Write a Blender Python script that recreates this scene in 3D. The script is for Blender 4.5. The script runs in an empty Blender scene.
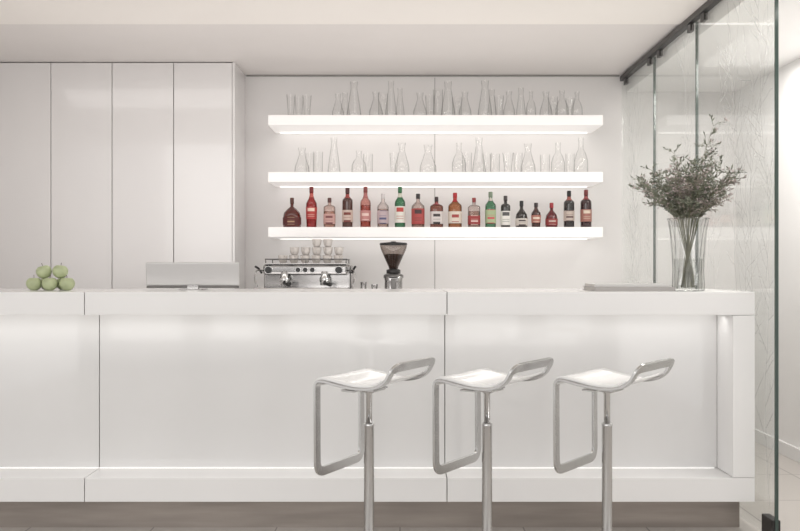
import bpy, bmesh, math, random
from mathutils import Vector, Matrix
R = math.radians
PI = math.pi
col = bpy.context.scene.collection
F = 882.0; CZ = 1.264

# ------------------------------------------------------------ materials
def mat(name, c, rough=.5, metal=0., noise=0., nscale=4., emit=None, estr=0., spec=.5, bump=0., coat=0., stretch=None):
    m = bpy.data.materials.new(name); m.use_nodes = True
    nt = m.node_tree; b = nt.nodes['Principled BSDF']
    b.inputs['Base Color'].default_value = (*c, 1); b.inputs['Roughness'].default_value = rough
    b.inputs['Metallic'].default_value = metal; b.inputs['Specular IOR Level'].default_value = spec
    b.inputs['Coat Weight'].default_value = coat
    if emit: b.inputs['Emission Color'].default_value = (*emit, 1); b.inputs['Emission Strength'].default_value = estr
    if noise or bump:
        tc = nt.nodes.new('ShaderNodeTexCoord'); mp = nt.nodes.new('ShaderNodeMapping')
        nz = nt.nodes.new('ShaderNodeTexNoise'); nz.inputs['Scale'].default_value = nscale; nz.inputs['Detail'].default_value = 4
        nt.links.new(tc.outputs['Object'], mp.inputs[0]); nt.links.new(mp.outputs[0], nz.inputs['Vector'])
        if stretch: mp.inputs['Scale'].default_value = stretch
        if noise:
            r = nt.nodes.new('ShaderNodeValToRGB')
            r.color_ramp.elements[0].position = .3; r.color_ramp.elements[1].position = .7
            r.color_ramp.elements[0].color = (*[max(0, v*(1-noise)) for v in c], 1)
            r.color_ramp.elements[1].color = (*[min(1, v*(1+noise)) for v in c], 1)
            nt.links.new(nz.outputs['Fac'], r.inputs[0]); nt.links.new(r.outputs[0], b.inputs['Base Color'])
        if bump:
            bp = nt.nodes.new('ShaderNodeBump'); bp.inputs['Strength'].default_value = bump; bp.inputs['Distance'].default_value = .01
            nt.links.new(nz.outputs['Fac'], bp.inputs['Height']); nt.links.new(bp.outputs[0], b.inputs['Normal'])
    return m

def glass(name, centre, edge, gl=.9, f0=.04, f1=.5, power=4., rough=.02, pos=.35):
    m = bpy.data.materials.new(name); m.use_nodes = True
    nt = m.node_tree; nt.nodes.remove(nt.nodes['Principled BSDF'])
    out = nt.nodes['Material Output']
    lw = nt.nodes.new('ShaderNodeLayerWeight'); lw.inputs['Blend'].default_value = .5
    r = nt.nodes.new('ShaderNodeValToRGB'); r.color_ramp.elements[0].position = pos
    r.color_ramp.elements[0].color = (*centre, 1); r.color_ramp.elements[1].color = (*edge, 1)
    nt.links.new(lw.outputs['Facing'], r.inputs[0])
    t = nt.nodes.new('ShaderNodeBsdfTransparent'); nt.links.new(r.outputs[0], t.inputs[0])
    g = nt.nodes.new('ShaderNodeBsdfGlossy'); g.inputs['Roughness'].default_value = rough
    g.inputs['Color'].default_value = (gl, gl, gl, 1)
    pw = nt.nodes.new('ShaderNodeMath'); pw.operation = 'POWER'; pw.inputs[1].default_value = power
    ma = nt.nodes.new('ShaderNodeMath'); ma.operation = 'MULTIPLY_ADD'; ma.inputs[1].default_value = f1; ma.inputs[2].default_value = f0
    nt.links.new(lw.outputs['Facing'], pw.inputs[0]); nt.links.new(pw.outputs[0], ma.inputs[0])
    mx = nt.nodes.new('ShaderNodeMixShader')
    nt.links.new(ma.outputs[0], mx.inputs[0]); nt.links.new(t.outputs[0], mx.inputs[1]); nt.links.new(g.outputs[0], mx.inputs[2])
    nt.links.new(mx.outputs[0], out.inputs[0])
    return m

def label_mat(name, base, ink, z0, z1, rnd):
    m = mat(name, base, .6); nt = m.node_tree; b = nt.nodes['Principled BSDF']
    tc = nt.nodes.new('ShaderNodeTexCoord'); sp = nt.nodes.new('ShaderNodeSeparateXYZ')
    nt.links.new(tc.outputs['Object'], sp.inputs[0])
    mr = nt.nodes.new('ShaderNodeMapRange'); mr.inputs['From Min'].default_value = z0; mr.inputs['From Max'].default_value = z1
    nt.links.new(sp.outputs['Z'], mr.inputs['Value'])
    r = nt.nodes.new('ShaderNodeValToRGB'); cr = r.color_ramp; cr.interpolation = 'CONSTANT'
    style = rnd % 4
    half = tuple(.5*i+.5*j for i, j in zip(ink, base))
    st = {0: [(0, base), (.10, ink), (.16, base), (.48, ink), (.74, base)],
          1: [(0, ink), (.16, base), (.34, half), (.40, base), (.58, ink), (.80, base)],
          2: [(0, base), (.22, half), (.28, base), (.36, half), (.42, base), (.66, ink), (.92, base)],
          3: [(0, ink), (.05, base), (.30, ink), (.46, base), (.56, half), (.62, base), (.95, ink)]}[style]
    cr.elements[0].color = (*st[0][1], 1); cr.elements[1].position = st[1][0]; cr.elements[1].color = (*st[1][1], 1)
    for p, c in st[2:]:
        e = cr.elements.new(p); e.color = (*c, 1)
    nt.links.new(mr.outputs[0], r.inputs[0])
    ab = nt.nodes.new('ShaderNodeMath'); ab.operation = 'ABSOLUTE'; nt.links.new(sp.outputs['X'], ab.inputs[0])
    lt = nt.nodes.new('ShaderNodeMath'); lt.operation = 'LESS_THAN'; lt.inputs[1].default_value = .026; nt.links.new(ab.outputs[0], lt.inputs[0])
    mx = nt.nodes.new('ShaderNodeMix'); mx.data_type = 'RGBA'
    nt.links.new(lt.outputs[0], mx.inputs[0]); mx.inputs[6].default_value = (*base, 1); nt.links.new(r.outputs[0], mx.inputs[7])
    nt.links.new(mx.outputs[2], b.inputs['Base Color'])
    return m

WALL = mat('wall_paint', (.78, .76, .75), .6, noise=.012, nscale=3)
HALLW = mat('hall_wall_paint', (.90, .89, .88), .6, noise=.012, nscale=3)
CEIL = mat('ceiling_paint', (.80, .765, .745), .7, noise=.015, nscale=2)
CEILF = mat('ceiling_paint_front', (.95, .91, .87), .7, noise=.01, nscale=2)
CAB = mat('cabinet_lacquer', (.74, .72, .715), .18, noise=.015, nscale=1.2, coat=.5)
CABIN = mat('cabinet_inside', (.40, .39, .38), .7, noise=.02)
BAR = mat('white_solid_surface', (.87, .865, .86), .22, noise=.008, nscale=3)
PANEL = mat('glossy_white_panel', (.735, .73, .725), .07, noise=.02, nscale=1.5, coat=1.)
GAP = mat('shadow_gap', (.30, .29, .28), .8, noise=.05)
PLINTH = mat('brushed_steel_plinth', (.36, .32, .29), .35, metal=.6, noise=.15, nscale=6, stretch=(.3, 1, 3))
LED = mat('led_diffuser', (1, 1, 1), .5, emit=(1, .97, .93), estr=1.0)
LEDGE_GLOW = mat('ledge_glow_dim', (.9, .9, .9), .5, emit=(1, .97, .93), estr=.5)
SHELF = mat('backlit_acrylic', (.88, .86, .85), .35, noise=.005, emit=(1, .975, .95), estr=.17)
CHROME = mat('chrome', (.68, .68, .68), .08, metal=1, noise=.01)
STEEL = mat('satin_steel', (.57, .565, .56), .22, metal=1, noise=.03, nscale=8)
MSTEEL = mat('machine_steel', (.42, .41, .405), .16, metal=1, noise=.05, nscale=8)
DSTEEL = mat('dark_steel', (.16, .155, .15), .3, metal=.8, noise=.05)
BLACK = mat('black_plastic', (.015, .014, .014), .35, noise=.1)
SEAT = mat('white_lacquered_seat', (.84, .835, .83), .18, noise=.01, coat=.3)
GREYP = mat('silver_grey_casing', (.58, .57, .565), .3, metal=.35, noise=.02)
APPLE = mat('green_apple_skin', (.47, .525, .315), .28, noise=.18, nscale=14)
APSTEM = mat('apple_stem', (.10, .07, .04), .7, noise=.2)
CUP = mat('white_porcelain', (.58, .54, .51), .2, noise=.01)
GLS = glass('clear_thin_glass', (.965, .965, .962), (.56, .56, .555), .95, .05, .45, pos=.40)
VASEG = glass('vase_glass', (.94, .945, .94), (.24, .25, .24), 1.0, .10, .5, 2.5)
WATER = glass('vase_water', (.965, .97, .96), (.74, .75, .72), .6, .02, .2)
PANE = glass('partition_glass', (.962, .97, .964), (.915, .932, .92), .9, .05, .5, 4, rough=.07, pos=.6)
EDGE = mat('green_glass_edge', (.05, .075, .065), .15, noise=.1)
TRACK = mat('dark_track_metal', (.07, .067, .065), .4, metal=.5, noise=.1)
def etch_mat():
    m = mat('frosted_etching', (.66, .665, .66), .6, noise=.05); nt = m.node_tree; b = nt.nodes['Principled BSDF']
    b.inputs['Alpha'].default_value = .5; return m
ETCH = etch_mat()
STEMM = mat('bouquet_stem', (.19, .19, .12), .6, noise=.3, nscale=20)
LEAF = mat('olive_leaf', (.185, .20, .15), .5, noise=.5, nscale=18)
LEAF2 = mat('brown_mauve_leaf', (.25, .215, .19), .5, noise=.45, nscale=18)
BLOOM = mat('dusty_mauve_blossom', (.50, .42, .41), .6, noise=.35, nscale=30)
PAPER = mat('paper_pages', (.75, .73, .70), .8, noise=.06, nscale=60, stretch=(1, 1, 12))
COVER = mat('pale_grey_cover', (.42, .40, .39), .35, noise=.04)
COVERW = mat('white_cover', (.70, .69, .68), .3, noise=.03)
BEANS = mat('dark_coffee_beans', (.05, .022, .014), .3, noise=.5, nscale=90, bump=.4)
HOP = glass('smoked_hopper', (.62, .57, .54), (.22, .17, .16), .9, .06, .4)
PIER = mat('reflection_pier_dark', (.22, .205, .20), .7, noise=.03)

def floor_mat():
    m = mat('stone_floor_tiles', (.5, .47, .44), .3); nt = m.node_tree; b = nt.nodes['Principled BSDF']
    tc = nt.nodes.new('ShaderNodeTexCoord')
    br = nt.nodes.new('ShaderNodeTexBrick'); br.offset = 0
    br.inputs['Color1'].default_value = (.52, .49, .46, 1); br.inputs['Color2'].default_value = (.49, .46, .43, 1)
    br.inputs['Mortar'].default_value = (.25, .23, .22, 1); br.inputs['Scale'].default_value = 1
    br.inputs['Mortar Size'].default_value = .004; br.inputs['Brick Width'].default_value = .6; br.inputs['Row Height'].default_value = .6
    nt.links.new(tc.outputs['Object'], br.inputs['Vector']); nt.links.new(br.outputs['Color'], b.inputs['Base Color'])
    return m
FLOOR = floor_mat()

# ------------------------------------------------------------ helpers
def ob(name, bm, m, parent=None, smooth=False, sharp=None):
    me = bpy.data.meshes.new(name)
    bmesh.ops.recalc_face_normals(bm, faces=bm.faces)
    bm.to_mesh(me); bm.free()
    for p in me.polygons: p.use_smooth = smooth
    if sharp: me.set_sharp_from_angle(angle=R(sharp))
    me.materials.append(m)
    o = bpy.data.objects.new(name, me); col.objects.link(o)
    if parent: o.parent = parent
    return o
def tag(o, label=None, cat=None, group=None, kind=None):
    if label: o['label'] = label
    if cat: o['category'] = cat
    if group: o['group'] = group
    if kind: o['kind'] = kind
    return o
def thing(name, loc, rz, label, cat, group=None):
    o = bpy.data.objects.new(name, None); col.objects.link(o); o.location = loc; o.rotation_euler = (0, 0, rz)
    o.empty_display_size = .05
    return tag(o, label, cat, group)
def copy_tree(o, parent=None):
    c = o.copy(); col.objects.link(c)
    if parent: c.parent = parent
    for ch in list(o.children): copy_tree(ch, c)
    return c
def box(bm, x0, x1, y0, y1, z0, z1, bev=0, seg=2):
    vs = bmesh.ops.create_cube(bm, size=1)['verts']
    for v in vs:
        v.co = Vector(((x0+x1)/2+v.co.x*(x1-x0), (y0+y1)/2+v.co.y*(y1-y0), (z0+z1)/2+v.co.z*(z1-z0)))
    if bev:
        es = list({e for v in vs for e in v.link_edges})
        bmesh.ops.bevel(bm, geom=es, offset=bev, segments=seg, affect='EDGES', profile=.5)
def B(x0, x1, y0, y1, z0, z1, bev=0, seg=2):
    bm = bmesh.new(); box(bm, x0, x1, y0, y1, z0, z1, bev, seg); return bm
def lathe(prof, n=24, bm=None, c=(0, 0, 0), sq=0., cap0=True, cap1=True, sx=1, sy=1):
    bm = bm or bmesh.new(); rings = []
    for r, z in prof:
        ring = []
        for i in range(n):
            a = 2*PI*i/n + PI/n
            ca, sa = math.cos(a), math.sin(a)
            if sq:
                e = 1-sq*.75
                ca = math.copysign(abs(ca)**e, ca); sa = math.copysign(abs(sa)**e, sa)
            ring.append(bm.verts.new((c[0]+r*ca*sx, c[1]+r*sa*sy, c[2]+z)))
        rings.append(ring)
    for a, b in zip(rings, rings[1:]):
        for i in range(n): bm.faces.new((a[i], a[(i+1) % n], b[(i+1) % n], b[i]))
    if cap0 and prof[0][0] > 1e-5: bm.faces.new(rings[0][::-1])
    if cap1 and prof[-1][0] > 1e-5: bm.faces.new(rings[-1])
    return bm
def tube(pts, r, bm=None, n=8, closed=False, taper=None, sect=None, normals=None):
    bm = bm or bmesh.new(); pts = [Vector(p) for p in pts]; N = len(pts); T = []
    for i in range(N):
        if closed: t = pts[(i+1) % N]-pts[i-1]
        else: t = pts[min(i+1, N-1)]-pts[max(i-1, 0)]
        T.append(t.normalized())
    if normals: fr = [(n_-T[i]*n_.dot(T[i])).normalized() for i, n_ in enumerate(normals)]
    else:
        up = Vector((0, 0, 1)) if abs(T[0].z) < .9 else Vector((0, 1, 0))
        nrm = (up-T[0]*up.dot(T[0])).normalized(); fr = [nrm]
        for i in range(1, N):
            q = T[i-1].rotation_difference(T[i]); nrm = q @ nrm
            nrm = (nrm-T[i]*nrm.dot(T[i])).normalized(); fr.append(nrm)
    tw = 0
    if closed and not normals:
        q = T[-1].rotation_difference(T[0]); e = q @ fr[-1]
        tw = math.atan2(e.cross(fr[0]).dot(T[0]), e.dot(fr[0]))
    rings = []
    for i in range(N):
        a0 = tw*i/N; nn = fr[i]; bb = T[i].cross(nn)
        nn, bb = nn*math.cos(a0)+bb*math.sin(a0), bb*math.cos(a0)-nn*math.sin(a0)
        rr = r if taper is None else r*(1+(taper-1)*i/(N-1))
        if sect: ring = [bm.verts.new(pts[i]+nn*sx_+bb*sy_) for sx_, sy_ in sect]
        else: ring = [bm.verts.new(pts[i]+(nn*math.cos(2*PI*k/n)+bb*math.sin(2*PI*k/n))*rr) for k in range(n)]
        rings.append(ring)
    m = len(rings[0])
    pr = list(zip(rings, rings[1:])) + ([(rings[-1], rings[0])] if closed else [])
    for a, b in pr:
        for k in range(m): bm.faces.new((a[k], a[(k+1) % m], b[(k+1) % m], b[k]))
    if not closed: bm.faces.new(rings[0][::-1]); bm.faces.new(rings[-1])
    return bm
def fillet(keys, seg=6, closed=True):
    pts = []; N = len(keys)
    for i, (p, r) in enumerate(keys):
        p = Vector(p)
        if r <= 0 or (not closed and i in (0, N-1)): pts.append(p); continue
        a = Vector(keys[i-1][0])-p; b = Vector(keys[(i+1) % N][0])-p
        ra = min(r, a.length*.49); rb = min(r, b.length*.49)
        A = p+a.normalized()*ra; Bq = p+b.normalized()*rb
        for k in range(seg+1):
            t = k/seg; pts.append(A*(1-t)**2+p*2*t*(1-t)+Bq*t*t)
    return pts
ORD = ['first','second','third','fourth','fifth','sixth','seventh','eighth','ninth','tenth','eleventh','twelfth','thirteenth','fourteenth','fifteenth','sixteenth','seventeenth','eighteenth','nineteenth','twentieth']
ORD += ['twenty-'+w for w in ORD[:9]] + ['thirtieth'] + ['thirty-'+w for w in ORD[:9]]
def struct(name, bm, m): return tag(ob(name, bm, m), kind='structure')

# ------------------------------------------------------------ setting
struct('floor', B(-4, 2.7, -2.4, 7.0, -.05, 0), FLOOR)
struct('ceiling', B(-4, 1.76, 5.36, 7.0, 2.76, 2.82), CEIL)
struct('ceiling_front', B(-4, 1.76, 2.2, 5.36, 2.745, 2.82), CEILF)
struct('ceiling_hall', B(1.76, 2.7, 2.2, 7.0, 2.63, 2.82), HALLW)
struct('wall_back', B(-4, 2.7, 6.84, 6.94, 0, 2.76), WALL)
struct('wall_left', B(-4.1, -4, 2.2, 7.0, 0, 2.82), WALL)
struct('wall_right', B(2.6, 2.7, 2.2, 6.84, 0, 2.63), HALLW)
struct('baseboard_right', B(2.585, 2.6, 2.2, 6.84, 0, .09, .003), BAR)
struct('ceiling_shadow_line', B(-1.19, 1.70, 6.83, 6.84, 2.748, 2.76), GAP)  # grey strip: the shadow gap under the ceiling, put into its colour
struct('trim_2', B(.268, .272, 6.838, 6.84, 1.0, 2.74), GAP)
# unseen dark piers added behind the camera, for vertical reflections in the glossy panels
bm = bmesh.new()
for xx in (-4.0, -2.7, -1.75, -.55, .35, 1.5, 2.4): box(bm, xx, xx+.32, -2.4, -2.15, 0, 2.9)
box(bm, -4, 2.72, -2.4, -2.15, 0, .35)
struct('reflection_piers', bm, PIER)

# ------------------------------------------------------------ tall cabinets
edges = [-1.198, -1.643, -2.09, -2.534, -2.98]
names = ['beside the bottle shelves', 'second from the bottle shelves', 'third from the bottle shelves', 'farthest from the bottle shelves']
for i in range(4):
    x1, x0 = edges[i], edges[i+1]; w = x1-x0
    c = thing('tall_cabinet', (x0, 6.4, 0), 0, 'tall white wall cabinet with a flat handleless door, '+names[i], 'cabinet', 'tall wall cabinets')
    ob('carcass', B(.001, w-(.02 if i == 0 else .001), .021, .438, 0, 2.757), CABIN, c)
    ob('door', B(.0025, w-(.021 if i == 0 else .0025), 0, .02, .08, 2.753, .002), CAB, c)
    if i == 0: ob('end_panel', B(w-.018, w, -.002, .438, 0, 2.758, .001), CAB, c)
# ------------------------------------------------------------ back worktop (behind the bar)
t = thing('back_counter', (.25, 6.4, 0), 0, 'long white back worktop under the bottle shelves behind the bar', 'counter')
ob('worktop', B(-1.44, 1.44, -.45, .43, .96, 1.0, .003), BAR, t)
for k in range(4):
    ob('base_cabinet', B(-1.44+k*.72+.002, -.72+k*.72-.002, -.40, .43, 0, .96), CAB, t)
# ------------------------------------------------------------ shelves
ZT = {'top': (2.308, 2.381), 'middle': (1.892, 1.965), 'bottom': (1.490, 1.563)}
for nm, (z0, z1) in ZT.items():
    s = thing('wall_shelf', (.259, 6.84, z0), 0, {'top': 'highest glowing white shelf, lined with tall clear glassware', 'middle': 'middle glowing white shelf, with sparse clear glassware', 'bottom': 'lowest glowing white shelf, carrying the spirit bottles'}[nm], 'shelf', 'backlit wall shelves')
    ob('shelf_board', B(-1.223, 1.223, -.40, 0, 0, z1-z0, .003), SHELF, s)
    ob('light_strip', B(-1.18, 1.18, -.06, -.02, -.006, 0), LED, s)
    L = bpy.data.lights.new('shelf_glow', 'AREA'); L.shape = 'RECTANGLE'; L.size = 2.4; L.size_y = .05; L.energy = .5; L.color = (1, .95, .9)
    lo = bpy.data.objects.new('shelf_glow', L); col.objects.link(lo); lo.location = (.259, 6.74, z0-.012); lo.rotation_euler = (R(10), 0, 0)

# ------------------------------------------------------------ bar
bar = thing('bar_counter', (0, 4.2, 0), 0, 'long white bar counter with lit recessed front', 'bar counter')
segs = [(-2.45, -1.505), (-1.501, .222), (.226, 1.69)]
for a, b in segs:
    ob('countertop', B(a, b, 0, .65, 1.04, 1.15, .002), BAR, bar)
    b2 = min(b, 1.584)
    ob('front_panel', B(a, b2, .21, .228, .266, 1.038, .001), PANEL, bar)
    ob('lower_ledge', B(a, b if b < 1 else 1.69, 0, .65, .15, .264, .002), BAR, bar)
ob('end_panel', B(1.586, 1.69, 0, .65, .266, 1.038, .002), BAR, bar)
ob('core', B(-2.45, 1.58, .232, .64, .266, 1.038), GAP, bar)
ob('plinth', B(-2.45, 1.655, .1, .55, 0, .15), PLINTH, bar)
ob('light_strip', B(-2.4, 1.57, .185, .2, 1.032, 1.039), LED, bar)
ob('added_ledge_glow', B(-2.4, 1.57, .204, .2095, .2645, .267), LEDGE_GLOW, bar)  # added glowing strip, brightens the ledge along the panel foot
for x0, x1 in ((-2.43, .21), (.24, 1.57)):
    L = bpy.data.lights.new('bar_glow', 'AREA'); L.shape = 'RECTANGLE'; L.size = x1-x0; L.size_y = .06; L.energy = .62*(x1-x0); L.color = (1, .975, .94)
    lo = bpy.data.objects.new('bar_glow', L); col.objects.link(lo); lo.location = ((x0+x1)/2, 4.2+.11, 1.03); lo.rotation_euler = (R(5), 0, 0)

# ------------------------------------------------------------ glass partition
random.seed(5)
def twig(bm, y, z, a, ln, w, depth, lim):
    n = max(3, int(ln/.05)); pts = [(y, z)]
    for i in range(n):
        a += random.uniform(-.16, .16); a += (PI/2-a)*.04
        y += math.cos(a)*ln/n; z += math.sin(a)*ln/n
        if not (lim[0] < y < lim[1] and lim[2] < z < lim[3]): break
        pts.append((y, z))
        if depth and random.random() < .6: twig(bm, y, z, a+random.choice((-1, 1))*random.uniform(.5, 1.0), ln*random.uniform(.10, .22), w*.8, depth-1, lim)
    if len(pts) < 2: return
    prev = None
    for i, (py, pz) in enumerate(pts):
        j = min(i+1, len(pts)-1); k = max(i-1, 0)
        dy, dz = pts[j][0]-pts[k][0], pts[j][1]-pts[k][1]; l = math.hypot(dy, dz) or 1
        ww = w*(1-.4*i/len(pts)); ny, nz = -dz/l*ww, dy/l*ww
        cur = (bm.verts.new((-.0072, py+ny, pz+nz)), bm.verts.new((-.0072, py-ny, pz-nz)))
        if prev: bm.faces.new((prev[0], prev[1], cur[1], cur[0]))
        prev = cur
pan = [(5.96, 6.82, 'beside the back wall'), (5.11, 5.95, 'middle one of the three'), (4.03, 5.10, 'nearest one, at the end of the bar')]
for i, (a, b, wd) in enumerate(pan):
    g = thing('glass_partition', (1.72, a, 0), 0, 'clear glass partition etched with fine twigs, '+wd, 'glass partition', 'sliding glass panels')
    L_ = b-a
    ob('pane', B(-.006, .006, .004, L_, .012, 2.69), PANE, g)
    ob('polished_edge', B(-.0075, .0075, -.005, .004, .012, 2.69), EDGE, g)
    bm = bmesh.new()
    for k in range(int(15*L_/.9)):
        twig(bm, random.uniform(.02, L_-.02), random.uniform(.02, 1.7), PI/2+random.uniform(-.35, .35), random.uniform(.7, 1.3), .0016, 2, (.01, L_-.01, .015, 2.68))
    ob('etched_twigs', bm, ETCH, g)
    for yy in (.08, L_-.14):
        ob('hanger', B(-.012, .012, yy, yy+.06, 2.66, 2.705, .002), TRACK, g)
    if i == 2:
        ob('floor_fitting', B(-.02, .02, .0, .12, 0.0, .11, .004), BLACK, g)
    else: ob('bottom_guide', B(-.012, .012, 0, .05, 0, .03, .002), TRACK, g)
tr = tag(ob('ceiling_track', B(1.70, 1.74, 3.4, 6.82, 2.708, 2.744, .002), TRACK), 'dark metal sliding track along the ceiling above the glass panels', 'track')

# ------------------------------------------------------------ stools
rail = [(-.205, .888), (-.192, .862), (-.172, .836), (-.142, .815), (-.09, .804), (-.03, .804), (.04, .813), (.09, .822)]
def catmull(P, n=5):
    out = []
    for i in range(len(P)-1):
        p0 = Vector(P[max(i-1, 0)]); p1 = Vector(P[i]); p2 = Vector(P[i+1]); p3 = Vector(P[min(i+2, len(P)-1)])
        for k in range(n):
            t = k/n
            out.append(.5*((2*p1)+(p2-p0)*t+(2*p0-5*p1+4*p2-p3)*t*t+(3*p1-p0-3*p2+p3)*t**3))
    out.append(Vector(P[-1])); return out
V = .171
pr = catmull(rail, 3)
def side(v, rev):
    ks = [((pr[0][0], v, pr[0][1]), .045)] + [((p[0], v, p[1]), 0) for p in pr[5:]] + [((.137, v, .824), .035), ((.135, v, .462), .045)]
    return ks[::-1] if rev else ks
keys = side(V, False) + side(-V, True)
loop = fillet(keys, 8)
cen = fillet([((p[0], 0, p[1]), 0) for p in pr]+[((.137, 0, .824), .035), ((.135, 0, .44), 0)], 8, False)
def nrm_at(p):
    best = None
    for a, b in zip(cen, cen[1:]):
        ab = b-a; t_ = max(0, min(1, (Vector((p.x, 0, p.z))-a).dot(ab)/max(1e-9, ab.length_squared)))
        d = (Vector((p.x, 0, p.z))-(a+ab*t_)).length
        if best is None or d < best[0]: best = (d, ab)
    t_ = best[1].normalized(); return Vector((-t_.z, 0, t_.x))
nrms = [nrm_at(p) for p in loop]
ha, hb, bv = .0052, .0185, .0012
sec = [(ha, -hb+bv), (ha, hb-bv), (ha-bv, hb), (-ha+bv, hb), (-ha, hb-bv), (-ha, -hb+bv), (-ha+bv, -hb), (ha-bv, -hb)]
def make_stool():
    s = thing('bar_stool', (0, 0, 0), R(152), 'x', 'bar stool', 'bar stools')
    ob('loop_frame', tube(loop, .01, closed=True, sect=sec, normals=nrms), STEEL, s, True, 35)
    sp = catmull([(-.156, .836), (-.13, .821), (-.10, .814), (-.06, .8125), (-.02, .8145), (.04, .8235), (.09, .8315), (.120, .832), (.131, .822), (.133, .805)], 4)
    bm = bmesh.new(); rows = []
    nv = 10
    for p in sp:
        row = []
        for j in range(nv+1):
            q = -1+2*j/nv
            row.append(bm.verts.new((p[0], q*(V+.010), p[1]-.003*(1-q*q))))
        rows.append(row)
    for a, b in zip(rows, rows[1:]):
        for j in range(nv): bm.faces.new((a[j], a[j+1], b[j+1], b[j]))
    so = ob('seat', bm, SEAT, s, True)
    md = so.modifiers.new('s', 'SOLIDIFY'); md.thickness = .009; md.offset = 0
    bm = bmesh.new(); box(bm, -.03, .03, -V+.006, V-.006, .786, .793, .002); box(bm, -.05, .05, -.05, .05, .772, .786, .004)
    ob('seat_bracket', bm, STEEL, s)
    ob('height_lever', tube([(0, -.03, .778), (.0, -.10, .775), (0, -.15, .768)], .004), STEEL, s, True)
    ob('gas_piston', lathe([(.0135, .60), (.0135, .76), (.02, .765), (.02, .773)]), CHROME, s, True)
    ob('pole', lathe([(.03, .012), (.026, .03), (.0205, .04), (.0205, .628), (.0215, .630), (.0215, .64), (.018, .642)]), STEEL, s, True)
    ob('base_plate', lathe([(.19, 0), (.195, .003), (.195, .009), (.185, .012)], 48), STEEL, s)
    return s
st = make_stool()
sl = ['white seated steel bar stool farthest from the glass panels, left of the other two', 'white seated steel bar stool between the other two, under the countertop joint', 'white seated steel bar stool nearest the glass panels, right of the other two']
for i, px in enumerate((369, 487, 607)):
    o = st if i == 0 else copy_tree(st)
    o.location = ((px-400)/F*3.542, 3.542, 0); o['label'] = sl[i]; o.rotation_euler = (0, 0, R((152, 146, 142)[i]))

# ------------------------------------------------------------ bottles
BY = 6.57; BS = F/BY; SZ = 1.5632; bn = [0]
def bottle(px, top, w, kind, gcol, lcol, ink, cap, label, clear=False, sq=0., l0=.18, l1=.5, neck=None, foil=None):
    h = (228-top)/BS; r = w/BS/2; x = (px-400)/BS; bn[0] += 1
    o = thing('bottle', (x, BY, SZ), 0, label, 'bottle', 'spirit bottles on the lowest shelf')
    if clear: gm = glass('bottle_glass_clear', gcol, tuple(c*.3 for c in gcol), .9, pos=.2)
    elif max(gcol) > .15:
        ce = tuple(min(.95, math.sqrt(c*1.25)) for c in gcol)
        gm = glass('bottle_glass_tinted', ce, tuple(c*.25 for c in ce), .9, .05, .4, pos=.15)
    else: gm = mat('bottle_glass_dark', gcol, .07, noise=.1, coat=.5)
    nr = .0135 if h > .24 else .0125
    if kind == 'round': P = [(r*.9, 0), (r, .006), (r, h*.60), (r*.93, h*.65), (r*.6, h*.71), (nr*1.1, h*.77), (nr, h*.80), (nr, h*.90)]
    elif kind == 'shoulder': P = [(r*.92, 0), (r, .006), (r, h*.66), (r*.96, h*.70), (r*.75, h*.735), (nr, h*.76), (nr, h*.90)]
    elif kind == 'squat': P = [(r*.9, 0), (r, .008), (r*1.0, h*.35), (r*.9, h*.5), (r*.5, h*.63), (nr, h*.70), (nr, h*.86)]
    else: P = [(r*.85, 0), (r*.9, .006), (r, h*.5), (r*.95, h*.60), (r*.55, h*.70), (nr, h*.78), (nr, h*.90)]
    zc = P[-1][1]
    ob('glass_body', lathe(P, 24, sq=sq), gm, o, True)
    def rad(z):
        for (r0, z0), (r1, z1) in zip(P, P[1:]):
            if z0 <= z <= z1: return r0+(r1-r0)*(z-z0)/max(1e-6, z1-z0)
        return r
    if clear:   # the spirit inside, up to a level below the shoulder
        zl = [.010, .016, h*.3, h*.55]; tint = tuple(min(.97, c*.98) for c in gcol)
        ob('spirit', lathe([(rad(z)*.9, z) for z in zl], 20, sq=sq), glass('bottle_spirit', (tint[0]*.97, tint[1]*.90, tint[2]*.86), tuple(c*.6 for c in tint), .6, .02, .2), o, True)
    zs = [l0*h+(l1-l0)*h*k/6 for k in range(7)]
    ob('label', lathe([(rad(z)+.0012, z) for z in zs], 24, sq=sq, cap0=False, cap1=False), label_mat('bottle_label', lcol, ink, zs[0], zs[-1], bn[0]*3+bn[0]//4), o, True)
    ob('cap', lathe([(nr+.0015, zc-.012), (nr+.0022, zc-.01), (nr+.0022, h-.003), (nr+.0005, h)], 16), mat('bottle_cap', cap, .35, noise=.08), o, True)
    if foil:
        ob('neck_label', lathe([(rad(z)+.001, z) for z in (h*.74, h*.79, h*.84)], 16, cap0=False, cap1=False), mat('neck_foil', foil, .4, noise=.1), o, True)
    return o
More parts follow.
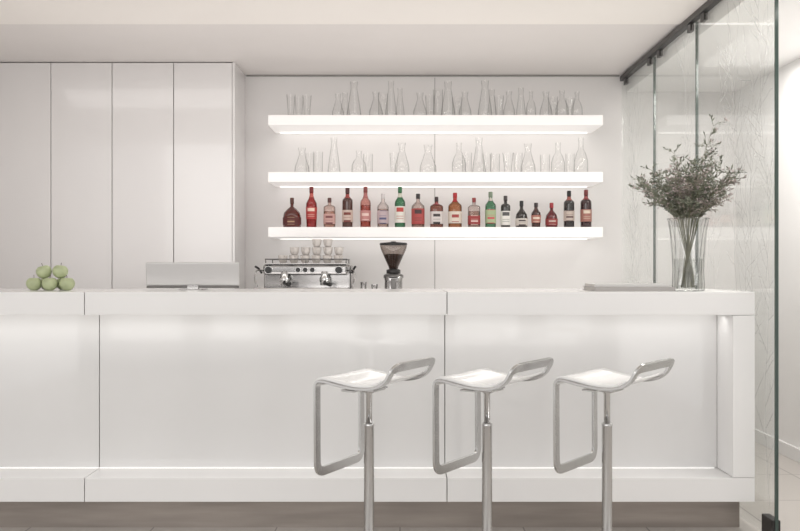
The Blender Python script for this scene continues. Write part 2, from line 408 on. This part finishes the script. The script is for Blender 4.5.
bl = [
 (292, 198, 18, 'squat', (.10, .018, .012), (.10, .02, .018), (.45, .3, .18), (.09, .03, .02), 'wide squat decanter bottle of dark amber spirit, first on the shelf', 0, 0, .1, .34, None),
 (311.5, 187, 11, 'belly', (.36, .03, .03), (.42, .05, .045), (.8, .6, .5), (.20, .02, .02), 'tall red bottle with red label beside the squat decanter', 0, 0, .2, .5, (.5, .1, .08)),
 (329.5, 198, 11.5, 'shoulder', (.90, .80, .76), (.55, .33, .30), (.2, .07, .07), (.10, .04, .035), 'short clear bottle with dark cap and rose label', 1, .5, .12, .46, None),
 (347.5, 188, 10.5, 'shoulder', (.07, .025, .018), (.58, .46, .40), (.2, .05, .04), (.08, .025, .025), 'tall brown bottle with a cream label and dark neck', 0, 0, .14, .44, (.3, .05, .04)),
 (365.5, 187, 10.5, 'round', (.85, .58, .54), (.50, .22, .21), (.75, .55, .5), (.25, .06, .055), 'tall pale pink bottle with a darker band below its cap', 1, 0, .16, .42, (.40, .14, .13)),
 (383, 194, 11.5, 'round', (.92, .88, .87), (.50, .40, .42), (.10, .10, .20), (.62, .58, .58), 'clear bottle with pale cap and a rosy blue label', 1, 0, .12, .5, None),
 (400, 187, 10.5, 'round', (.05, .22, .10), (.74, .72, .66), (.45, .06, .05), (.04, .17, .07), 'green bottle with a white and red label', 0, 0, .12, .52, (.6, .6, .5)),
 (418, 194, 13, 'round', (.86, .78, .75), (.40, .07, .065), (.07, .04, .04), (.03, .025, .025), 'clear bottle with black cap and a large red label', 1, 0, .1, .56, None),
 (436.5, 197, 13, 'shoulder', (.26, .09, .06), (.62, .57, .55), (.05, .04, .04), (.05, .03, .03), 'square shouldered brown bottle with white printed label', 0, .6, .12, .52, (.4, .1, .1)),
 (455, 193, 13.5, 'round', (.42, .16, .06), (.66, .58, .5), (.35, .06, .06), (.42, .015, .02), 'amber bottle with bright red wax cap and cream label', 0, .3, .12, .46, (.42, .02, .02)),
 (474, 198, 12, 'shoulder', (.86, .80, .78), (.30, .04, .04), (.7, .55, .5), (.25, .04, .04), 'small clear square bottle with dark red label', 1, .7, .1, .4, None),
 (490.5, 192, 10.5, 'round', (.08, .24, .13), (.36, .44, .26), (.5, .1, .1), (.2, .25, .18), 'green glass gin style bottle with a green label', 0, .4, .12, .5, (.55, .5, .45)),
 (505.5, 196, 9.5, 'shoulder', (.03, .028, .025), (.74, .72, .68), (.1, .1, .1), (.05, .04, .04), 'slim black bottle with large white label', 0, .2, .08, .52, None),
 (521.5, 201, 12, 'squat', (.035, .028, .025), (.60, .55, .5), (.08, .06, .06), (.02, .02, .02), 'squat black bottle with a cream label, flanked by slim dark bottles', 0, 0, .08, .34, None),
 (536, 203, 9.5, 'belly', (.05, .018, .014), (.40, .16, .12), (.7, .6, .5), (.03, .02, .02), 'small dark bottle with a brown red label', 0, 0, .2, .5, None),
 (551.5, 203, 12, 'squat', (.10, .012, .015), (.26, .04, .04), (.5, .4, .35), (.32, .02, .03), 'small dark red bottle with a red cap', 0, 0, .1, .36, None),
 (569, 191, 10.5, 'shoulder', (.022, .018, .018), (.50, .42, .37), (.1, .05, .05), (.02, .018, .018), 'tall black bottle with tan label, second from the shelf end', 0, 0, .18, .46, (.3, .1, .08)),
 (586, 190, 11, 'shoulder', (.035, .012, .012), (.34, .15, .12), (.65, .55, .45), (.18, .03, .03), 'tall dark bottle with red brown label, last on the shelf', 0, 0, .16, .48, (.25, .05, .05)),
]
for (px, top, w, kd, g, lc, ik, cp, lb, cl, sq, l0, l1, fo) in bl:
    bottle(px, top, w, kd, g, lc, ik, cp, lb, bool(cl), sq, l0, l1, foil=fo)

# ------------------------------------------------------------ glassware
def gprof(kind, h, r):
    if kind == 'flared': return [(r*.62, 0), (r*.66, .004), (r*.75, h*.4), (r, h)]
    if kind == 'tumbler': return [(r*.86, 0), (r*.9, .004), (r, h)]
    if kind == 'carafe': return [(r*.92, 0), (r, .008), (r*.95, h*.25), (r*.62, h*.52), (r*.40, h*.72), (r*.38, h*.8), (r*.52, h)]
    if kind == 'cone': return [(r*.95, 0), (r, .006), (r*.9, h*.2), (r*.55, h*.65), (r*.42, h*.8), (r*.5, h)]
    if kind == 'bulb': return [(r*.8, 0), (r, .01), (r*.98, h*.35), (r*.7, h*.55), (r*.36, h*.68), (r*.34, h*.85), (r*.42, h)]
words = {'flared': 'flared drinking glass', 'tumbler': 'straight tumbler', 'carafe': 'narrow-necked glass carafe', 'cone': 'tall slender glass decanter', 'bulb': 'round-shouldered glass bottle'}
def ware(rows, z, base, shelf):
    rows = sorted(rows)
    for i, (px, top, w, kd, dy) in enumerate(rows):
        y = 6.58+dy; s = F/y; h = (base-top)/s
        P = gprof(kd, h, w/s/2)
        P2 = [(.0005, .007), (P[0][0]*.85, .008), P[0], *P[1:]]
        o = ob({'flared': 'drinking_glass', 'tumbler': 'tumbler', 'carafe': 'carafe', 'cone': 'decanter', 'bulb': 'glass_bottle'}[kd], lathe(P2, 28, cap1=False), GLS, None, True)
        o.location = ((px-400)/s, y, z+.0003)
        tag(o, 'clear %s, %s vessel from the left on the %s shelf' % (words[kd], ORD[i], shelf), 'glassware', 'glassware on the %s shelf' % shelf)
ware([(291, 93, 9, 'flared', -.03), (307, 93, 9, 'flared', 0), (338, 92, 12, 'carafe', -.03), (354, 80, 15, 'cone', -.03), (376, 90, 14, 'carafe', -.02),
      (391, 80, 12, 'cone', -.05), (400, 84, 10, 'cone', .09), (420, 91, 14, 'carafe', -.03), (438, 86, 10, 'tumbler', .06), (448, 80, 15, 'cone', -.04), (465, 90, 13, 'carafe', -.02),
      (485, 79, 15, 'cone', -.03), (499, 92, 10, 'flared', .06), (509, 90, 12, 'carafe', -.05), (521, 84, 11, 'cone', .07), (531, 90, 10, 'bulb', -.05), (546, 90, 13, 'carafe', -.03), (562, 89, 13, 'bulb', -.03), (577, 90, 11, 'bulb', -.02),
      (299, 92, 9, 'flared', .12), (345, 88, 11, 'cone', .11), (383, 88, 10, 'tumbler', .13), (430, 90, 10, 'flared', .14), (457, 92, 10, 'tumbler', .12), (492, 84, 11, 'cone', .14), (553, 92, 10, 'tumbler', .12), (570, 93, 9, 'flared', .13)],
     2.381, 116, 'top')
ware([(302, 147, 15, 'carafe', -.02), (318, 150, 10, 'tumbler', .05), (334, 137, 13, 'cone', -.02), (359, 150, 15, 'bulb', -.02), (402, 142, 15, 'carafe', -.02),
      (428, 144, 17, 'carafe', -.02), (459, 142, 14, 'bulb', -.01), (479, 137, 14, 'cone', -.02), (495, 152, 10, 'tumbler', .06), (508, 152, 11, 'flared', -.02), (528, 143, 15, 'carafe', -.02),
      (545, 153, 10, 'tumbler', .05), (558, 142, 14, 'bulb', -.03), (581, 137, 14, 'bulb', -.02),
      (310, 150, 9, 'tumbler', .13), (368, 151, 10, 'tumbler', .13), (394, 150, 9, 'flared', .13), (467, 150, 10, 'tumbler', .13), (487, 150, 10, 'flared', .14), (518, 150, 9, 'tumbler', .13), (570, 151, 9, 'tumbler', .12)],
     1.965, 173, 'middle')

# ------------------------------------------------------------ apples
AR = .0385
def make_apple():
    a = thing('apple', (0, 0, 0), 0, 'x', 'apple', 'green apples piled on the bar')
    r = AR; P = []
    for k in range(17):
        t = PI*k/16; rr = r*math.sin(t)*(1-.06*math.cos(t)); z = -r*.92*math.cos(t)
        if k > 13: z -= (k-13)*.0035
        if k < 2: z += (2-k)*.002
        P.append((max(rr, 0.0008), z))
    ob('flesh', lathe(P, 24), APPLE, a, True)
    ob('stem', tube([(0, 0, AR*.62), (.001, 0, AR*.95), (.004, .001, AR*1.16)], .0014, n=6), APSTEM, a, True)
    return a
ap = make_apple()
x0 = -1.842; zb = 1.1508+AR*.92-.002; y0 = 4.44
spots = [(x0, y0, 0, 'green apple at the outer left end of the pile\'s front row'), (x0+.081, y0-.004, 0, 'green apple in the middle of the pile\'s front row'), (x0+.165, y0+.003, 0, 'green apple at the right end of the pile\'s front row'),
         (x0+.038, y0+.074, 0, 'green apple at the left of the pile\'s hidden back row'), (x0+.120, y0+.074, 0, 'green apple at the right of the pile\'s hidden back row'),
         (x0+.041, y0+.022, .0605, 'green apple on top of the pile, at the outer left'), (x0+.1225, y0+.024, .062, 'green apple on top of the pile, nearer the monitor')]
for i, (x, y, l, lb) in enumerate(spots):
    o = ap if i == 0 else copy_tree(ap)
    o.location = (x, y, zb+l); o['label'] = lb; o.rotation_euler = (R(random.uniform(-25, 25)) if l else 0, R(random.uniform(-25, 25)) if l else 0, random.random()*6)

# ------------------------------------------------------------ monitor
m = thing('monitor', (-1.078, 4.60, 1.1502), 0, 'silver grey flat monitor seen from behind on the bar', 'monitor')
tl = Matrix.Translation((0, -.006, .012)) @ Matrix.Rotation(R(5), 4, 'X')
def tilt(bm): bmesh.ops.transform(bm, matrix=tl, verts=bm.verts); return bm
ob('back_shell', tilt(B(-.242, .242, -.010, .004, .010, .132, .006, 3)), GREYP, m)
ob('lower_bezel', tilt(B(-.240, .240, -.0095, .006, -.002, .009, .002)), DSTEEL, m)
ob('screen', tilt(B(-.237, .237, .0045, .006, .012, .128)), BLACK, m)
bm = B(-.06, .06, -.07, .07, 0, .006, .002); box(bm, -.03, .03, -.016, .010, .004, .05, .002)
ob('stand', bm, MSTEEL, m)

# ------------------------------------------------------------ books
b = thing('book', (1.152, 4.47, 1.1502), R(1), 'large pale grey hardback lying flat at the bottom beside the flower vase', 'book', 'books lying on the bar')
ob('page_block', B(-.190, .190, -.133, .137, .003, .018), PAPER, b)
bm = B(-.197, .197, -.14, .14, 0, .003); box(bm, -.197, .197, -.14, .14, .018, .021); box(bm, -.197, .197, -.1425, -.139, 0, .021)
ob('cover', bm, COVER, b)
b = thing('book', (1.145, 4.48, 1.1716), R(-1.2), 'thinner white magazine lying on the pale hardback by the vase', 'magazine', 'books lying on the bar')
ob('page_block', B(-.18, .18, -.125, .128, .0015, .0115), PAPER, b)
bm = B(-.183, .183, -.13, .13, 0, .0015); box(bm, -.183, .183, -.13, .13, .0115, .013); box(bm, -.183, .183, -.1315, -.129, 0, .013)
ob('cover', bm, COVERW, b)

# ------------------------------------------------------------ vase + bouquet
vx, vy = 1.428, 4.37
v = thing('vase', (vx, vy, 1.1502), 0, 'tall flared clear ribbed glass vase holding the bouquet', 'vase')
def ribbed(prof, n, amp, cap0=True):
    bm = bmesh.new(); rings = []
    for q, (r, z) in enumerate(prof):
        tw = z*1.2
        rings.append([bm.verts.new(((r+amp*(1 if i % 2 else 0))*math.cos(2*PI*i/n+tw), (r+amp*(1 if i % 2 else 0))*math.sin(2*PI*i/n+tw), z)) for i in range(n)])
    for a, c in zip(rings, rings[1:]):
        for i in range(n): bm.faces.new((a[i], a[(i+1) % n], c[(i+1) % n], c[i]))
    if cap0: bm.faces.new(rings[0][::-1])
    return bm
ob('vase_body', ribbed([(.064, 0), (.072, .004), (.073, .03), (.070, .10), (.074, .2), (.083, .30), (.094, .358)], 32, .0065), VASEG, v, False)
ob('water', lathe([(.064, .012), (.066, .03), (.065, .10), (.067, .16)], 32), WATER, v, True)
ob('rim', tube([(.099*math.cos(2*PI*i/40), .099*math.sin(2*PI*i/40), .358) for i in range(40)], .0025, closed=True, n=6), GLS, v, True)

bq = thing('bouquet', (vx, vy, 1.165), 0, 'loose wispy bouquet of olive green sprigs and muted blossoms in the glass vase', 'bouquet')
random.seed(21)
def leaf(bm, p, d, ln, w):
    d = d.normalized(); s = d.cross(Vector((random.uniform(-1, 1), random.uniform(-1, 1), random.uniform(-1, 1)))).normalized()*w
    nn = d.cross(s).normalized()*w*.3
    a = bm.verts.new(p); b_ = bm.verts.new(p+d*ln*.45+s); c_ = bm.verts.new(p+d*ln); e = bm.verts.new(p+d*ln*.45-s); f = bm.verts.new(p+d*ln*.5+nn)
    for tri in ((a, b_, f), (b_, c_, f), (c_, e, f), (e, a, f)): bm.faces.new(tri)
NS = 44
for k in range(NS):
    az = 2*PI*k*.381966+random.uniform(-.2, .2); q = math.sqrt((k+.5)/NS)
    spread = .03+.225*q; top = .61-.13*q*q+random.uniform(-.09, .04)
    if k == 5: top = .80; spread = .12; az = -.2
    if k == 9: top = .70; spread = .10; az = .3
    if k == 12: top = .67; spread = .07; az = 2.6
    if q > .8: top = random.uniform(.40, .58)
    dx, dy = math.cos(az), math.sin(az)*.85
    base = Vector((-dx*.035, -dy*.035, .002)); rimp = Vector((dx*.06*q, dy*.06*q, .34)); tip = Vector((min(dx*spread, .205), dy*spread, top))
    mid = rimp*.5+tip*.5+Vector((-dx*.02, -dy*.02, .03))
    pts = [base, base*.5+rimp*.5, rimp]
    for i in range(1, 9):
        t = i/8; pts.append(rimp*(1-t)**2+mid*2*t*(1-t)+tip*t*t)
    bs = tube(pts, .0017, n=5, taper=.4); lf = bmesh.new(); fl = bmesh.new()
    flowery = k % 4 != 0
    for i in range(2, 11):
        p = pts[i]; dm = (pts[i]-pts[i-1]).normalized()
        for _ in range(2):
            sd = (dm*random.uniform(.3, 1.0)+Vector((random.uniform(-1.2, 1.2), random.uniform(-1, 1), random.uniform(-.3, .6)))).normalized()
            if i == 2: sd.z = abs(sd.z)+.4; sd.normalize()
            ln = random.uniform(.035, .095)*(1.1-.04*i)
            e = p+sd*ln; m2 = p+sd*ln*.5+Vector((0, 0, .004))
            if e.x > .255: continue
            tube([p, m2, e], .0009, bs, n=4, taper=.6)
            for j in range(8):
                t = .2+.8*j/7; pp = p.lerp(e, t)
                ld = (sd*.8+Vector((random.uniform(-1, 1), random.uniform(-1, 1), random.uniform(-.6, .9)))).normalized()
                leaf(lf, pp, ld, random.uniform(.015, .029), random.uniform(.0022, .0045))
            if flowery and i > 3 and random.random() < .55:
                for j in range(random.randint(2, 5)):
                    pp = e+Vector([random.uniform(-.012, .012) for _ in range(3)])
                    for _ in range(5): leaf(fl, pp, Vector((random.uniform(-1, 1), random.uniform(-1, 1), random.uniform(-.4, 1))), .0075, .003)
    stm = ob('sprig', bs, STEMM, bq, True)
    ob('leaves', lf, LEAF2 if k % 5 == 1 else LEAF, stm)
    if len(fl.verts): ob('blossoms', fl, BLOOM, stm)
    else: fl.free()

# ------------------------------------------------------------ espresso machine
MX = -.655
em = thing('espresso_machine', (MX, 6.26, 1.0005), 0, 'low chrome two group espresso machine behind the bar with cups on top', 'coffee machine')
ob('base_body', B(-.335, .335, -.22, .24, .02, .10, .01, 3), MSTEEL, em)
ob('drip_tray', B(-.34, .30, -.30, -.03, .105, .13, .008, 3), CHROME, em)
ob('rear_body', B(-.31, .31, -.02, .24, .10, .285, .015, 3), MSTEEL, em)
ob('upper_housing', B(-.30, .29, -.12, -.018, .215, .288, .018, 4), MSTEEL, em)
ob('warming_tray', B(-.29, .29, -.13, .22, .289, .297, .003), STEEL, em)
bm = bmesh.new(); rl = [(x, y, .325) for x, y in ((-.285, -.125), (.285, -.125), (.285, .215), (-.285, .215))]
tube(fillet([(p, .02) for p in rl], 4), .004, bm, closed=True, n=6)
for x, y in ((-.28, -.12), (0, -.125), (.28, -.12), (-.28, .21), (.28, .21)): tube([(x, y, .295), (x, y, .325)], .004, bm, n=6)
ob('cup_rail', bm, DSTEEL, em, True)
for x in (-.27, -.2, .2, .27):
    ob('foot', lathe([(.018, 0), (.022, .004), (.02, .022)], 16, c=(x, -.15 if abs(x) > .25 else .18, 0)), BLACK, em, True)
for gx in (-.15, .13):
    g = ob('group_head', lathe([(.03, .165), (.036, .17), (.036, .195), (.028, .205), (.026, .24)], 20, c=(gx, -.11, 0)), CHROME, em, True)
    bm = bmesh.new(); lathe([(.028, .143), (.031, .147), (.031, .165), (.028, .168)], 20, bm, (gx, -.11, 0)); ob('portafilter', bm, CHROME, g, True)
    ob('handle', tube([(gx, -.14, .157), (gx+.03, -.2, .152), (gx+.05, -.26, .15)], .011, n=10, taper=1.2), BLACK, g, True)
for kx in (-.26, -.055, -.005, .045, .23):
    big = abs(kx) > .1; rr = .026 if big else .019
    ring = tube([(kx+rr*math.cos(2*PI*i/20), -.124, .25+rr*math.sin(2*PI*i/20)) for i in range(20)], .0035, closed=True, n=6)
    kb = ob('steam_knob' if big else 'gauge', ring, CHROME, em, True)
    bm = lathe([(rr-.002, 0), (rr-.004, .03 if big else .006)], 18); bmesh.ops.transform(bm, matrix=Matrix.Translation((kx, -.12, .25)) @ Matrix.Rotation(R(90), 4, 'X'), verts=bm.verts)
    ob('knob_grip' if big else 'dial_face', bm, BLACK, kb)
for sx in (-1, 1):
    x = sx*.29
    ob('steam_wand', tube(fillet([((x, -.11, .245), 0), ((x+sx*.05, -.17, .25), .03), ((x+sx*.055, -.2, .19), .04), ((x+sx*.03, -.21, .12), .01)], 5, False), .0055, n=8), MSTEEL, em, True)
    ob('lever_handle', tube([(sx*.318, -.06, .23), (sx*.335, -.1, .262), (sx*.345, -.15, .272)], .008, n=8), BLACK, em, True)
def make_cup():
    c = thing('espresso_cup', (0, 0, 0), 0, 'x', 'cup', 'cups stacked on the espresso machine')
    ob('bowl', lathe([(.019, 0), (.021, .003), (.030, .02), (.034, .056), (.0325, .056), (.028, .02), (.018, .006), (.001, .005)], 24), CUP, c, True)
    ob('handle', tube([(.031, 0, .046), (.046, 0, .047), (.050, 0, .035), (.042, 0, .022), (.029, 0, .02)], .0032, n=6), CUP, c, True)
    return c
cp = make_cup(); k = 0
cw = ['first', 'second', 'third', 'fourth', 'fifth', 'sixth']
for i, (x, n) in enumerate(((-.17, 1), (-.093, 2), (-.014, 2), (.064, 3), (.143, 3), (.220, 2))):
    for j in range(n):
        o = cp if k == 0 else copy_tree(cp); k += 1
        o.location = (MX+x+(.004 if j else 0), 6.22, 1.2978+j*.0565); o.rotation_euler = (0, 0, R(random.uniform(-40, 40) - 90))
        o['label'] = 'white espresso cup, %s in the %s stack from the left on the machine' % ('alone' if n == 1 else ('lowest', 'topmost' if n == 2 else 'middle', 'topmost')[j], cw[i])
for i, (px, hh, r) in enumerate(((363.5, .165, .026), (374.5, .15, .027))):
    y = 6.15; x = (px-400)/F*y
    j = thing('milk_jug', (x, y, 1.0005), R(70), ['taller steel milk jug right beside the espresso machine', 'shorter steel milk jug nearest the coffee grinder'][i], 'jug', 'steel jugs by the espresso machine')
    ob('body', lathe([(r*.95, 0), (r, .004), (r*1.05, hh*.4), (r*.75, hh*.8), (r*.85, hh)], 20, cap1=False), MSTEEL, j, True)
    ob('handle', tube([(r*.75, 0, hh*.85), (r*1.5, 0, hh*.85), (r*1.6, 0, hh*.5), (r*1.0, 0, hh*.35)], .0035, n=6), MSTEEL, j, True)

# ------------------------------------------------------------ grinder
gr = thing('coffee_grinder', (-.046, 6.2, 1.0005), 0, 'coffee grinder with a dark cone hopper full of beans', 'coffee grinder')
ob('body', lathe([(.075, 0), (.078, .01), (.066, .04), (.062, .17), (.066, .2), (.05, .225)], 28, sq=.4), MSTEEL, gr, True)
ob('collar', lathe([(.034, .22), (.05, .224), (.05, .25), (.036, .256)], 24), BLACK, gr, True)
ob('adjusting_ring', lathe([(.060, .190), (.070, .194), (.070, .214), (.056, .222)], 28), DSTEEL, gr, True)
ob('hopper', lathe([(.030, .252), (.034, .27), (.085, .385), (.094, .412), (.094, .425)], 32, cap0=False, cap1=False), HOP, gr, True)
ob('beans', lathe([(.027, .255), (.031, .272), (.067, .352), (.05, .362), (.001, .364)], 32), BEANS, gr, True)
ob('lid', lathe([(.097, .424), (.098, .43), (.095, .44), (.02, .446), (.018, .45), (.001, .451)], 32), BLACK, gr, True)
bm = B(-.03, .03, -.12, -.06, .1, .115, .003); box(bm, -.018, .018, -.085, -.06, .12, .19, .004)
ob('dosing_spout', bm, DSTEEL, gr)

# ------------------------------------------------------------ lights, world, camera
def area(name, loc, rot, sx, sy, e, c=(1, 1, 1)):
    L = bpy.data.lights.new(name, 'AREA'); L.shape = 'RECTANGLE'; L.size = sx; L.size_y = sy; L.energy = e; L.color = c
    o = bpy.data.objects.new(name, L); col.objects.link(o); o.location = loc; o.rotation_euler = [R(a) for a in rot]; return o
area('front_fill', (-1.5, -1.5, 2.3), (72, 0, -12), 4.5, 2.2, 70, (1, .985, .97))  # unseen soft fill added above and behind the camera
area('hall_light', (2.2, 4.6, 2.6), (0, 0, 0), .5, 2.5, 36, (1, .97, .94))
area('aisle_fill', (-.6, 5.3, 2.73), (14, 0, 0), 4.5, .5, 13, (1, .975, .955))  # added fill without a fixture, brightens the back area
area('ceiling_fill', (-.6, 5.3, .93), (180, 0, 0), 4, .6, 18, (1, .965, .94))  # added fill hidden behind the bar, lifts the ceiling brightness
w = bpy.data.worlds.new('world'); bpy.context.scene.world = w; w.use_nodes = True
bg = w.node_tree.nodes['Background']
bg.inputs[0].default_value = (1, .98, .96, 1)
bg.inputs[1].default_value = 1.06

cd = bpy.data.cameras.new('camera'); cam = bpy.data.objects.new('camera', cd); col.objects.link(cam)
cam.location = (0, 0, CZ); cam.rotation_euler = (R(90), 0, 0)
cd.sensor_width = 36; cd.lens = F*36/800; cd.shift_y = 2.5/800; cd.clip_start = .05
bpy.context.scene.camera = cam
bpy.context.scene.view_settings.view_transform = 'Standard'
